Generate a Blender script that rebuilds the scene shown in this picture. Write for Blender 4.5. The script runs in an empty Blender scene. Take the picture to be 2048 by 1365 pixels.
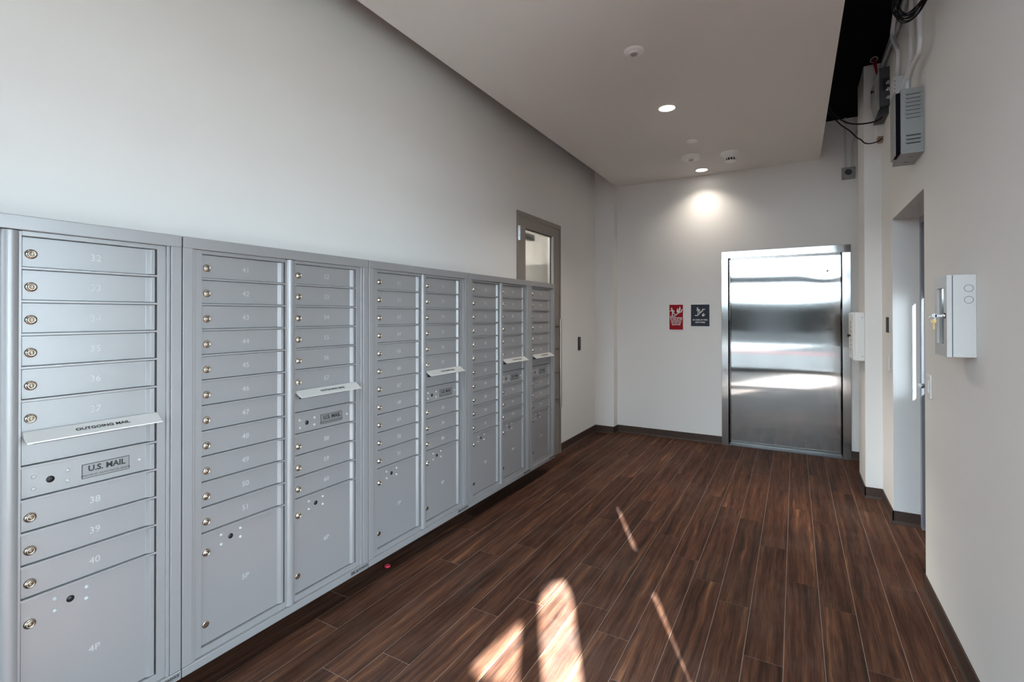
import bpy, bmesh, math, random
from mathutils import Vector, Matrix
random.seed(7)
SC = bpy.context.scene
COL = SC.collection

# ------------------------------------------------------------------ camera
FPX, CY, YAW, PITCH, ROLL = 980.17, 626.27, 0.5237, 0.0051, -0.0011
HC = 1.5
F0 = Vector((-math.sin(YAW), math.cos(YAW), 0)); R0 = Vector((math.cos(YAW), math.sin(YAW), 0)); U0 = Vector((0, 0, 1))
Fv = F0 * math.cos(PITCH) + U0 * math.sin(PITCH)
Uv = U0 * math.cos(PITCH) - F0 * math.sin(PITCH)
Rv = R0 * math.cos(ROLL) + Uv * math.sin(ROLL)
Uv = Uv * math.cos(ROLL) - R0 * math.sin(ROLL)
cam = bpy.data.cameras.new('camera')
cam.sensor_width = 36; cam.sensor_fit = 'HORIZONTAL'
cam.lens = FPX / 2048 * 36
cam.shift_y = (CY - 682.5) / 2048
cam.clip_start = 0.02; cam.clip_end = 300
camo = bpy.data.objects.new('camera', cam); COL.objects.link(camo)
camo.matrix_world = Matrix(((Rv.x, Uv.x, -Fv.x, 0), (Rv.y, Uv.y, -Fv.y, 0), (Rv.z, Uv.z, -Fv.z, HC), (0, 0, 0, 1)))
SC.camera = camo
SC.view_settings.view_transform = 'Standard'; SC.view_settings.look = 'None'
SC.view_settings.gamma = 1; SC.view_settings.use_curve_mapping = False
SC.view_settings.exposure = 0.0
SC.cycles.use_denoising = True
SC.cycles.max_bounces = 10; SC.cycles.diffuse_bounces = 6; SC.cycles.glossy_bounces = 5; SC.cycles.transparent_max_bounces = 12
SC.cycles.sample_clamp_indirect = 8
SC.cycles.caustics_reflective = False; SC.cycles.caustics_refractive = False

# ------------------------------------------------------------------ sky + sun
world = bpy.data.worlds.new('sky'); SC.world = world; world.use_nodes = True
wn = world.node_tree.nodes; bg = wn['Background']
bg.inputs[0].default_value = (0.75, 0.88, 1.0, 1); bg.inputs[1].default_value = 20.0
SUN_A, SUN_E = math.radians(27), math.radians(24.5)
SD = Vector((-math.sin(SUN_A) * math.cos(SUN_E), math.cos(SUN_A) * math.cos(SUN_E), -math.sin(SUN_E)))
sl = bpy.data.lights.new('sun', 'SUN'); sl.energy = 210.0; sl.angle = math.radians(0.35); sl.color = (.86, .95, 1.0)
so = bpy.data.objects.new('sun', sl); COL.objects.link(so)
so.rotation_euler = SD.to_track_quat('-Z', 'Y').to_euler(); so.location = (4, -10, 8)

# room dimensions (metres; camera stands at x=0, y=0)
M, W = 1.996, 2.232          # mailbox fronts, left wall
B, BC, EC = 6.149, 6.005, 1.984
R, RJ = 0.610, 0.768         # right wall, face of the side door in its recess
JY0, JY1, JZ = 3.431, 4.434, 2.19
PX, PY0, PY1 = 0.4965, 4.935, 5.380
H, H2, CR = 3.5475, 3.155, 0.233
BB = 0.0926
YF = -1.85                    # street front
XR = 1.75                     # right side of the entrance bay
YE = 1.9                     # where the right wall ends towards the entrance bay

# light portal over the street front (importance sampling only)
pl = bpy.data.lights.new('window_portal', 'AREA'); pl.shape = 'RECTANGLE'; pl.size = 3.8; pl.size_y = 3.5
pl.cycles.is_portal = True
po = bpy.data.objects.new('window_portal', pl); COL.objects.link(po)
po.location = (-.1, YF - 0.13, 1.77); po.rotation_euler = (math.radians(90), 0, 0)
pl2 = pl.copy(); pl2.size = 2.4; pl2.size_y = 1.95
po2 = bpy.data.objects.new('window_portal', pl2); COL.objects.link(po2)
po2.location = (XR + .11, .775, 1.25); po2.rotation_euler = (0, math.radians(90), 0)

# ------------------------------------------------------------------ helpers
WL = {}
def wl(o): return WL.get(o.name, Vector((0, 0, 0)))
def tag(o, label=None, cat=None, group=None, kind=None):
    if label: o['label'] = label
    if cat: o['category'] = cat
    if group: o['group'] = group
    if kind: o['kind'] = kind
    return o
def thing(name, loc, label, cat, group=None, kind=None):
    o = bpy.data.objects.new(name, None); o.empty_display_size = .05; COL.objects.link(o)
    o.location = loc; WL[o.name] = Vector(loc)
    return tag(o, label, cat, group, kind)
def place(name, mesh, mat, loc, parent=None):
    """link shared mesh data at a world location"""
    if mat and not mesh.materials: mesh.materials.append(mat)
    o = bpy.data.objects.new(name, mesh); COL.objects.link(o)
    loc = Vector(loc); WL[o.name] = loc
    if parent: o.parent = parent; o.location = loc - wl(parent)
    else: o.location = loc
    return o

class MB:
    def __init__(s): s.v = []; s.f = []; s.sm = []
    def add(s, vs, fs, smooth=False):
        n = len(s.v); s.v += [Vector(p) for p in vs]; s.f += [[i + n for i in f] for f in fs]; s.sm += [smooth] * len(fs)
        return s
    def box(s, x0, x1, y0, y1, z0, z1):
        return s.add([(x0, y0, z0), (x1, y0, z0), (x1, y1, z0), (x0, y1, z0), (x0, y0, z1), (x1, y0, z1), (x1, y1, z1), (x0, y1, z1)],
                     [(0, 3, 2, 1), (4, 5, 6, 7), (0, 1, 5, 4), (1, 2, 6, 5), (2, 3, 7, 6), (3, 0, 4, 7)])
    def prism(s, pts, a, b, axis='z', smooth=False):
        """extrude a 2D outline from a to b along axis; pts are the two other axes in order"""
        def P(p, t): return {'z': (p[0], p[1], t), 'y': (p[0], t, p[1]), 'x': (t, p[0], p[1])}[axis]
        n = len(pts)
        s.add([P(p, a) for p in pts] + [P(p, b) for p in pts], [tuple(range(n - 1, -1, -1)), tuple(range(n, 2 * n))])
        m = len(s.v) - 2 * n
        for i in range(n):
            j = (i + 1) % n; s.f.append([m + i, m + j, m + n + j, m + n + i]); s.sm.append(smooth)
        return s
    def lathe(s, prof, origin, axis, n=20, smooth=True):
        """prof: (radius, height along axis)"""
        o = Vector(origin); ax = Vector(axis).normalized(); t = ax.orthogonal().normalized(); b = ax.cross(t)
        vs = []; fs = []
        for r, h in prof:
            for i in range(n):
                a = 2 * math.pi * i / n; vs.append(o + ax * h + (t * math.cos(a) + b * math.sin(a)) * r)
        for k in range(len(prof) - 1):
            for i in range(n):
                j = (i + 1) % n; fs.append((k * n + i, k * n + j, (k + 1) * n + j, (k + 1) * n + i))
        s.add(vs, fs, smooth)
        if prof[0][0] > 1e-6: s.add(vs[:n], [tuple(range(n - 1, -1, -1))])
        if prof[-1][0] > 1e-6: s.add(vs[-n:], [tuple(range(n))])
        return s
    def cyl(s, p0, p1, r, n=16, smooth=True):
        p0, p1 = Vector(p0), Vector(p1); return s.lathe([(r, 0), (r, (p1 - p0).length)], p0, p1 - p0, n, smooth)
    def tube(s, pts, r, n=8, sub=5, closed=False):
        P = [Vector(p) for p in pts]; out = []
        m = len(P)
        rng = range(m) if closed else range(m - 1)
        for i in rng:
            if closed: a, b, c, e = P[i - 1], P[i], P[(i + 1) % m], P[(i + 2) % m]
            else: a, b, c, e = P[max(i - 1, 0)], P[i], P[i + 1], P[min(i + 2, m - 1)]
            for k in range(sub):
                t = k / sub
                out.append(0.5 * ((2 * b) + (c - a) * t + (2 * a - 5 * b + 4 * c - e) * t * t + (3 * b - a - 3 * c + e) * t ** 3))
        if not closed: out.append(P[-1])
        vs = []; fs = []; q = len(out); ref = None
        for i, p in enumerate(out):
            t = (out[(i + 1) % q] - out[i - 1]) if closed else (out[min(i + 1, q - 1)] - out[max(i - 1, 0)])
            t.normalize()
            ref = t.orthogonal() if ref is None else (ref - t * ref.dot(t))
            ref.normalize(); b = t.cross(ref)
            for k in range(n):
                a = 2 * math.pi * k / n; vs.append(p + (ref * math.cos(a) + b * math.sin(a)) * r)
        for i in range(q if closed else q - 1):
            for k in range(n):
                j = (k + 1) % n; i2 = (i + 1) % q
                fs.append((i * n + k, i * n + j, i2 * n + j, i2 * n + k))
        s.add(vs, fs, True)
        if not closed: s.add(vs[:n], [tuple(range(n - 1, -1, -1))]); s.add(vs[-n:], [tuple(range(n))])
        return s
    def mesh(s, name, origin=(0, 0, 0), bevel=0, uv=None):
        o = Vector(origin); me = bpy.data.meshes.new(name)
        me.from_pydata([p - o for p in s.v], [], s.f)
        for p, sm in zip(me.polygons, s.sm): p.use_smooth = sm
        bm = bmesh.new(); bm.from_mesh(me)
        bmesh.ops.recalc_face_normals(bm, faces=bm.faces)
        if bevel:
            es = [e for e in bm.edges if len(e.link_faces) == 2 and e.calc_face_angle(0) > 0.6]
            bmesh.ops.bevel(bm, geom=es, offset=bevel, segments=2, affect='EDGES', profile=.5, clamp_overlap=True)
        bm.to_mesh(me); bm.free()
        if uv:
            L = me.uv_layers.new(name='UVMap'); a, b = uv
            for lp in me.loops:
                c = me.vertices[lp.vertex_index].co; L.data[lp.index].uv = (c[a], c[b])
        return me
    def build(s, name, mat, parent=None, bevel=0, loc=None, kind=None, uv=None, label=None):
        if loc is None:
            loc = sum(s.v, Vector()) / len(s.v) if parent is None else wl(parent)
        me = s.mesh(name, loc, bevel, uv)
        o = place(name, me, mat, loc, parent)
        if kind: o['kind'] = kind
        if label: o['label'] = label
        return o

FACES = {'+x': ((0, 1, 0), (0, 0, 1), (1, 0, 0)), '-y': ((1, 0, 0), (0, 0, 1), (0, -1, 0)), '-x': ((0, -1, 0), (0, 0, 1), (-1, 0, 0))}
def text_mesh(body, size, face, extrude=.0004, sx=1.0, align='CENTER', bold=0, spacing=1.0):
    c = bpy.data.curves.new('lettering', 'FONT'); c.body = body; c.size = size; c.align_x = align; c.align_y = 'CENTER'
    c.extrude = extrude; c.resolution_u = 3; c.offset = bold; c.space_character = spacing
    o = bpy.data.objects.new('lettering', c); COL.objects.link(o)
    dg = bpy.context.evaluated_depsgraph_get()
    me = bpy.data.meshes.new_from_object(o.evaluated_get(dg)); me.name = 'lettering'
    bpy.data.objects.remove(o); bpy.data.curves.remove(c)
    me.materials.clear()
    X, Y, Z = [Vector(q) for q in FACES[face]]
    for v in me.vertices: v.co = X * v.co.x * sx + Y * v.co.y + Z * v.co.z
    return me

# ------------------------------------------------------------------ materials
def newmat(name):
    m = bpy.data.materials.new(name); m.use_nodes = True
    return m, m.node_tree.nodes, m.node_tree.links, m.node_tree.nodes['Principled BSDF']
def mat(name, col, rough=.6, metal=0, noise=.04, nscale=30, bump=0, bscale=200, emit=None, spec=.5, stretch=None):
    m, N, L, b = newmat(name)
    b.inputs['Roughness'].default_value = rough; b.inputs['Metallic'].default_value = metal
    b.inputs['Specular IOR Level'].default_value = spec
    tc = N.new('ShaderNodeTexCoord'); vec = tc.outputs['Object']
    if stretch:
        mp = N.new('ShaderNodeMapping'); mp.inputs['Scale'].default_value = stretch; L.new(vec, mp.inputs[0]); vec = mp.outputs[0]
    nz = N.new('ShaderNodeTexNoise'); nz.inputs['Scale'].default_value = nscale; nz.inputs['Detail'].default_value = 3
    L.new(vec, nz.inputs['Vector'])
    mx = N.new('ShaderNodeMix'); mx.data_type = 'RGBA'
    c = Vector(col[:3])
    mx.inputs[6].default_value = (*(c * (1 - noise)), 1); mx.inputs[7].default_value = (*[min(1, q * (1 + noise)) for q in c], 1)
    L.new(nz.outputs['Fac'], mx.inputs[0]); L.new(mx.outputs[2], b.inputs['Base Color'])
    if bump:
        n2 = N.new('ShaderNodeTexNoise'); n2.inputs['Scale'].default_value = bscale; n2.inputs['Detail'].default_value = 2
        L.new(vec, n2.inputs['Vector'])
        bp = N.new('ShaderNodeBump'); bp.inputs['Strength'].default_value = bump; bp.inputs['Distance'].default_value = .002
        L.new(n2.outputs['Fac'], bp.inputs['Height']); L.new(bp.outputs[0], b.inputs['Normal'])
    if emit:
        b.inputs['Emission Color'].default_value = (*emit[:3], 1); b.inputs['Emission Strength'].default_value = emit[3]
    return m

PAINT = mat('wall_paint', (.775, .757, .738), .55, noise=.012, nscale=3, bump=.06, bscale=240)
CEIL = mat('ceiling_paint', (.78, .76, .745), .7, noise=.012, nscale=3, bump=.05, bscale=200)
BLACK = mat('black_void_paint', (.004, .004, .006), .9, noise=.3, nscale=8, spec=.1)
BASE = mat('baseboard_vinyl', (.062, .040, .032), .5, noise=.06, nscale=12, spec=.2)
ALU = mat('silver_aluminium', (.305, .300, .305), .36, metal=.28, noise=.012, nscale=60)
ALU_IN = mat('cabinet_interior', (.05, .055, .065), .7)
ENGR = mat('engraved_figure', (.47, .475, .485), .4, noise=.02)
NICKEL = mat('nickel_lock', (.60, .54, .46), .22, metal=1.0, noise=.05)
NICKEL_D = mat('lock_core', (.30, .26, .22), .3, metal=1.0)
BLK = mat('black_plastic', (.012, .012, .014), .45)
CABLE = mat('black_cable_jacket', (.006, .006, .007), .6, spec=.12)
WHT = mat('white_plastic', (.74, .73, .71), .4, noise=.015)
FIT = mat('ceiling_fitting_white', (.93, .925, .91), .4, noise=.01)
IVORY = mat('ivory_plastic', (.70, .66, .60), .4, noise=.015)
HOOD = mat('hood_aluminium', (.70, .69, .67), .38, metal=.35, noise=.015)
PLATE = mat('label_plate', (.24, .24, .24), .4, metal=.4)
INK = mat('black_ink', (.01, .01, .012), .6)
TAUPE = mat('taupe_door_paint', (.245, .215, .195), .45, noise=.02, nscale=8)
CHROME = mat('chrome', (.75, .77, .8), .15, metal=1)
PULL = mat('pull_bar_steel', (.42, .36, .31), .3, metal=1)
RED = mat('red_sign', (.30, .003, .008), .55, noise=.04, spec=.15)
NAVY = mat('slate_sign', (.032, .037, .054), .55, noise=.04, spec=.15)
SIGNW = mat('sign_lettering', (.82, .80, .79), .5)
DKDOOR = mat('dark_blue_door_paint', (.022, .024, .045), .4)
DKFRAME = mat('grey_door_frame', (.22, .22, .25), .45)
GREYBOX = mat('grey_enclosure_paint', (.25, .255, .25), .45, noise=.02)
DKGREY = mat('dark_grey_casing', (.055, .058, .065), .45)
CONDUIT = mat('painted_conduit', (.60, .60, .61), .5, noise=.04, nscale=20)
GALV = mat('galvanised_steel', (.42, .42, .43), .38, metal=.8, noise=.15, nscale=40)
REDW = mat('red_wire', (.40, .008, .02), .4)
BLUEW = mat('blue_wire', (.02, .04, .30), .4)
BRASS = mat('brass_key', (.40, .26, .10), .35, metal=1)
GREY_PAINT = mat('grey_wainscot_paint', (.30, .285, .275), .6)
CONC = mat('pavement_concrete', (.055, .052, .05), .85, noise=.1, nscale=4)
ASPH = mat('asphalt', (.016, .016, .017), .9, noise=.15, nscale=6)
REDCURB = mat('red_curb_paint', (.10, .014, .010), .7)
MULL = mat('dark_bronze_mullion', (.10, .10, .105), .4, metal=.3)
GROUT = mat('grout', (.33, .27, .235), .9, noise=.1, nscale=40)
STREETW = mat('street_facade', (.02, .02, .02), .8, noise=.2, nscale=1.5)
SCREW = mat('screw_head', (.25, .25, .25), .35, metal=.8)
LENS_G = mat('sensor_lens', (.35, .35, .34), .3)

def glass(name, tint=(.92, .95, .95), refl=.12):
    m, N, L, b = newmat(name); N.remove(b)
    out = N['Material Output']
    t = N.new('ShaderNodeBsdfTransparent'); t.inputs[0].default_value = (*tint, 1)
    g = N.new('ShaderNodeBsdfGlossy'); g.inputs['Roughness'].default_value = .02
    fr = N.new('ShaderNodeFresnel'); fr.inputs['IOR'].default_value = 1.45
    nz = N.new('ShaderNodeTexNoise'); nz.inputs['Scale'].default_value = 2
    mr = N.new('ShaderNodeMapRange'); mr.inputs[3].default_value = .9; mr.inputs[4].default_value = 1.0
    L.new(nz.outputs['Fac'], mr.inputs[0])
    mu = N.new('ShaderNodeMath'); mu.operation = 'MULTIPLY'; L.new(fr.outputs[0], mu.inputs[0]); L.new(mr.outputs[0], mu.inputs[1])
    mx = N.new('ShaderNodeMixShader'); L.new(mu.outputs[0], mx.inputs[0]); L.new(t.outputs[0], mx.inputs[1]); L.new(g.outputs[0], mx.inputs[2])
    L.new(mx.outputs[0], out.inputs[0])
    return m
GLASS = glass('window_glass')

def emitter(name, col, s):
    m, N, L, b = newmat(name)
    nz = N.new('ShaderNodeTexNoise'); nz.inputs['Scale'].default_value = 40
    mr = N.new('ShaderNodeMapRange'); mr.inputs[3].default_value = s * .97; mr.inputs[4].default_value = s
    L.new(nz.outputs['Fac'], mr.inputs[0]); L.new(mr.outputs[0], b.inputs['Emission Strength'])
    b.inputs['Emission Color'].default_value = (*col, 1); b.inputs['Base Color'].default_value = (.9, .9, .9, 1)
    return m
LAMP = emitter('lit_lens', (1.0, .93, .82), 14)

def wood():
    m, N, L, b = newmat('walnut_porcelain')
    tc = N.new('ShaderNodeTexCoord'); oi = N.new('ShaderNodeObjectInfo')
    sc = N.new('ShaderNodeVectorMath'); sc.operation = 'SCALE'; sc.inputs[0].default_value = (37, 91, 53); L.new(oi.outputs['Random'], sc.inputs[3])
    ad = N.new('ShaderNodeVectorMath'); ad.operation = 'ADD'; L.new(tc.outputs['Object'], ad.inputs[0]); L.new(sc.outputs[0], ad.inputs[1])
    # wavy grain: warp x with slow noise
    w = N.new('ShaderNodeMapping'); w.inputs['Scale'].default_value = (3, 1.2, 1); L.new(ad.outputs[0], w.inputs[0])
    wz = N.new('ShaderNodeTexNoise'); wz.inputs['Scale'].default_value = 1.6; wz.inputs['Detail'].default_value = 2; L.new(w.outputs[0], wz.inputs['Vector'])
    ws = N.new('ShaderNodeVectorMath'); ws.operation = 'MULTIPLY_ADD'; ws.inputs[1].default_value = (.05, 0, 0)
    L.new(wz.outputs['Color'], ws.inputs[0]); L.new(ad.outputs[0], ws.inputs[2])
    g1 = N.new('ShaderNodeMapping'); g1.inputs['Scale'].default_value = (30, 1.1, 1); L.new(ws.outputs[0], g1.inputs[0])
    n1 = N.new('ShaderNodeTexNoise'); n1.inputs['Scale'].default_value = 1; n1.inputs['Detail'].default_value = 5; n1.inputs['Roughness'].default_value = .6; L.new(g1.outputs[0], n1.inputs['Vector'])
    g2 = N.new('ShaderNodeMapping'); g2.inputs['Scale'].default_value = (190, 7, 1); L.new(ws.outputs[0], g2.inputs[0])
    n2 = N.new('ShaderNodeTexNoise'); n2.inputs['Scale'].default_value = 1; n2.inputs['Detail'].default_value = 3; L.new(g2.outputs[0], n2.inputs['Vector'])
    cr = N.new('ShaderNodeValToRGB'); e = cr.color_ramp.elements
    e[0].position = .28; e[0].color = (.022, .0088, .0055, 1)
    e[1].position = .72; e[1].color = (.235, .108, .053, 1)
    k = e.new(.46); k.color = (.068, .0275, .0160, 1)
    k = e.new(.60); k.color = (.108, .0455, .025, 1)
    L.new(n1.outputs['Fac'], cr.inputs[0])
    # fine pores
    mr = N.new('ShaderNodeMapRange'); mr.inputs[1].default_value = .35; mr.inputs[2].default_value = .65; mr.inputs[3].default_value = .66; mr.inputs[4].default_value = 1.18
    L.new(n2.outputs['Fac'], mr.inputs[0])
    vr = N.new('ShaderNodeMapRange'); vr.inputs[3].default_value = .80; vr.inputs[4].default_value = 1.22; L.new(oi.outputs['Random'], vr.inputs[0])
    mm = N.new('ShaderNodeMath'); mm.operation = 'MULTIPLY'; L.new(mr.outputs[0], mm.inputs[0]); L.new(vr.outputs[0], mm.inputs[1])
    mc = N.new('ShaderNodeVectorMath'); mc.operation = 'SCALE'; L.new(cr.outputs[0], mc.inputs[0]); L.new(mm.outputs[0], mc.inputs[3])
    # construction dust: pale smudges in world space
    ge = N.new('ShaderNodeNewGeometry')
    d1 = N.new('ShaderNodeMapping'); d1.inputs['Scale'].default_value = (1.0, .75, 1); L.new(ge.outputs['Position'], d1.inputs[0])
    dz = N.new('ShaderNodeTexNoise'); dz.inputs['Scale'].default_value = 1.7; dz.inputs['Detail'].default_value = 8; dz.inputs['Roughness'].default_value = .68; L.new(d1.outputs[0], dz.inputs['Vector'])
    dr = N.new('ShaderNodeMapRange'); dr.inputs[1].default_value = .46; dr.inputs[2].default_value = .78; dr.inputs[3].default_value = .0; dr.inputs[4].default_value = .15
    L.new(dz.outputs['Fac'], dr.inputs[0])
    mx = N.new('ShaderNodeMix'); mx.data_type = 'RGBA'; L.new(dr.outputs[0], mx.inputs[0]); L.new(mc.outputs[0], mx.inputs[6]); mx.inputs[7].default_value = (.30, .24, .21, 1)
    L.new(mx.outputs[2], b.inputs['Base Color'])
    rr = N.new('ShaderNodeMapRange'); rr.inputs[3].default_value = .58; rr.inputs[4].default_value = .76; L.new(dz.outputs['Fac'], rr.inputs[0]); L.new(rr.outputs[0], b.inputs['Roughness'])
    bp = N.new('ShaderNodeBump'); bp.inputs['Strength'].default_value = .12; bp.inputs['Distance'].default_value = .0015; L.new(n2.outputs['Fac'], bp.inputs['Height']); L.new(bp.outputs[0], b.inputs['Normal'])
    return m
WOOD = wood(); WOOD.node_tree.nodes['Principled BSDF'].inputs['Specular IOR Level'].default_value = .16

def steel(name, aniso=1.0, rough=.075, wob=.02):
    m, N, L, b = newmat(name)
    b.inputs['Metallic'].default_value = 1; b.inputs['Roughness'].default_value = rough
    b.inputs['Anisotropic'].default_value = aniso; b.inputs['Anisotropic Rotation'].default_value = 0
    tg = N.new('ShaderNodeTangent'); tg.direction_type = 'UV_MAP'; tg.uv_map = 'UVMap'; L.new(tg.outputs[0], b.inputs['Tangent'])
    tc = N.new('ShaderNodeTexCoord')
    mp = N.new('ShaderNodeMapping'); mp.inputs['Scale'].default_value = (300, 300, 2); L.new(tc.outputs['Object'], mp.inputs[0])
    nz = N.new('ShaderNodeTexNoise'); nz.inputs['Scale'].default_value = 1; nz.inputs['Detail'].default_value = 3; L.new(mp.outputs[0], nz.inputs['Vector'])
    cr = N.new('ShaderNodeMapRange'); cr.inputs[3].default_value = .46; cr.inputs[4].default_value = .58; L.new(nz.outputs['Fac'], cr.inputs[0])
    cc = N.new('ShaderNodeCombineColor'); L.new(cr.outputs[0], cc.inputs[0])
    q1 = N.new('ShaderNodeMath'); q1.operation = 'MULTIPLY'; q1.inputs[1].default_value = .97; L.new(cr.outputs[0], q1.inputs[0]); L.new(q1.outputs[0], cc.inputs[1])
    q = N.new('ShaderNodeMath'); q.operation = 'MULTIPLY'; q.inputs[1].default_value = .94; L.new(cr.outputs[0], q.inputs[0]); L.new(q.outputs[0], cc.inputs[2])
    L.new(cc.outputs[0], b.inputs['Base Color'])
    lz = N.new('ShaderNodeTexNoise'); lz.inputs['Scale'].default_value = 1.3; lz.inputs['Detail'].default_value = 0; L.new(tc.outputs['Object'], lz.inputs['Vector'])
    bp = N.new('ShaderNodeBump'); bp.inputs['Strength'].default_value = wob; bp.inputs['Distance'].default_value = .02; L.new(lz.outputs['Fac'], bp.inputs['Height'])
    L.new(bp.outputs[0], b.inputs['Normal'])
    return m
STEEL = steel('brushed_stainless')
STEELF = steel('brushed_stainless_frame', .95, .16, .01)

# ------------------------------------------------------------------ floor with planks
FB = MB(); FB.box(-W - .05, R + .30, YF - .1, B + .25, -.06, -.0009)
FB.box(R + .30, XR + .05, YF - .1, YE + .1, -.06, -.0009)
floor = FB.build('floor', GROUT, kind='structure', loc=(0, 0, 0))
PW, PL = .1545, 1.2005
joints = {-1: 1.825, 0: 1.62, 1: 2.40, 2: 1.411, 3: 1.607, 4: 2.083, 5: 2.277, 6: 2.78, 7: 2.405, 8: 2.227, 9: 1.960, 10: 2.956, 11: 2.785, 12: 2.39, 13: 3.184, 14: 2.988, 15: 2.55, 16: 2.2, 17: 2.75}
plank_cache = {}
def plank(x0, x1, y0, y1):
    g = .0010
    k = (round(x1 - x0, 4), round(y1 - y0, 4))
    if k not in plank_cache:
        a, b = k[0] / 2 - g, k[1] / 2 - g; t = .0006
        mb = MB()
        mb.add([(-a, -b, -.008), (a, -b, -.008), (a, b, -.008), (-a, b, -.008), (-a, -b, -t), (a, -b, -t), (a, b, -t), (-a, b, -t),
                (-a + t, -b + t, 0), (a - t, -b + t, 0), (a - t, b - t, 0), (-a + t, b - t, 0)],
               [(0, 1, 5, 4), (1, 2, 6, 5), (2, 3, 7, 6), (3, 0, 4, 7), (4, 5, 9, 8), (5, 6, 10, 9), (6, 7, 11, 10), (7, 4, 8, 11), (8, 9, 10, 11)])
        plank_cache[k] = mb.mesh('plank')
    place('plank', plank_cache[k], WOOD, ((x0 + x1) / 2, (y0 + y1) / 2, 0), floor)
X0 = -2.0575
for i in range(-2, 33):
    xa, xb = max(X0 + i * PW, -W + .002), min(X0 + (i + 1) * PW, XR)
    if xb - xa < .01: continue
    ymax = B + .13 if xa < R else (JY1 if xa < RJ else YE)
    if xa < R < xb: ymax = B
    j = joints.get(i, random.random() * PL); j = j % PL - 5 * PL
    y = j
    while y < ymax:
        ya, yb = max(y, YF), min(y + PL, ymax)
        if yb - ya > .01: plank(xa, xb, ya, yb)
        y += PL

# ------------------------------------------------------------------ walls, ceilings
T = .12
wlf = MB(); DY0, DY1, DZ = 3.95, 4.92, 2.48
wlf.box(-W - T, -W, YF - .1, DY0, 0, H); wlf.box(-W - T, -W, DY1, B + .1, 0, H); wlf.box(-W - T, -W, DY0, DY1, DZ, H)
wlf.build('wall_left', PAINT, kind='structure', loc=(-W, 0, 0))
wc = MB(); wc.box(-W, -EC, BC, B, 0, H); wc.build('wall_corner', PAINT, kind='structure', loc=(-W, BC, 0))
EX0, EX1, EZ = -.738, .501, 2.232
wb = MB(); wb.box(-EC - .3, EX0 + .03, B, B + T, 0, H); wb.box(EX1 - .03, RJ + .2, B, B + T, 0, H); wb.box(EX0 + .03, EX1 - .03, B, B + T, EZ - .03, H)
wb.build('wall_back', PAINT, kind='structure', loc=(0, B, 0))
wr = MB(); RT = R + .25
wr.box(R, RT, YE, JY0, 0, H); wr.box(R, RT, JY1, B, 0, H); wr.box(R, RT, JY0, JY1, JZ, H)
wr.box(RT, XR + .1, YE, YE + .15, 0, H)
wr.build('wall_right', PAINT, kind='structure', loc=(R, 0, 0))
wp = MB(); wp.box(PX, R, PY0, PY1, 0, H); wp.build('wall_pilaster', PAINT, kind='structure', loc=(PX, PY0, 0))
SY0, SY1, SZ1 = -.20, 1.75, 2.45
ws = MB(); ws.box(XR, XR + .1, YF - .1, SY0, 0, H); ws.box(XR, XR + .1, SY1, YE, 0, H); ws.box(XR, XR + .1, SY0, SY1, SZ1, H); ws.build('wall_entrance', PAINT, kind='structure', loc=(XR, YF, 0))
cl = MB(); cl.box(-EC, CR, YF + .1, B, H2, H2 + .12); cl.build('ceiling', CEIL, kind='structure', loc=(-.9, 2, H2))
cv = MB(); cv.box(-W - T, RT, YF - .1, B + T, H, H + .1); cv.box(RT, XR + .1, YF - .1, YE + .15, H, H + .1)
cv.build('ceiling_void', BLACK, kind='structure', loc=(0, 2, H))

# baseboards: rubber cove with a small toe
def base(name, a, b, n):
    a, b, n = Vector(a), Vector(b), Vector(n); t = .007
    prof = [(0, 0), (.016, 0), (.016, .003), (t + .003, .012), (t, .022), (t, BB - .002), (t - .002, BB), (0, BB)]
    mb = MB(); vs = []
    for p in (a, b):
        for q, z in prof: vs.append((p.x + n.x * q, p.y + n.y * q, z))
    k = len(prof)
    mb.add(vs, [tuple(range(k)), tuple(range(2 * k - 1, k - 1, -1))] + [(i, (i + 1) % k, k + (i + 1) % k, k + i) for i in range(k)])
    mb.build(name, BASE, kind='structure', loc=a)
base('baseboard_left', (-W, DY1 + .02, 0), (-W, BC, 0), (1, 0, 0))
base('baseboard_left_near', (-W, YF, 0), (-W, DY0 - .02, 0), (1, 0, 0))
base('baseboard_corner', (-W, BC, 0), (-EC + .007, BC, 0), (0, -1, 0))
base('baseboard_corner_return', (-EC, BC - .007, 0), (-EC, B, 0), (1, 0, 0))
base('baseboard_back', (-EC, B, 0), (EX0, B, 0), (0, -1, 0))
base('baseboard_back_right', (EX1, B, 0), (R, B, 0), (0, -1, 0))
base('baseboard_right_far', (R, PY1, 0), (R, B, 0), (-1, 0, 0))
base('baseboard_pilaster', (PX - .007, PY0, 0), (R, PY0, 0), (0, -1, 0))
base('baseboard_pilaster_side', (PX, PY0 - .007, 0), (PX, PY1, 0), (-1, 0, 0))
base('baseboard_right_mid', (R, JY1 - .007, 0), (R, PY0, 0), (-1, 0, 0))
base('baseboard_recess', (R - .007, JY1, 0), (RJ - .008, JY1, 0), (0, -1, 0))
base('baseboard_right', (R, YE, 0), (R, JY0 + .007, 0), (-1, 0, 0))
base('baseboard_recess_near', (R - .007, JY0, 0), (RJ - .008, JY0, 0), (0, 1, 0))

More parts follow.
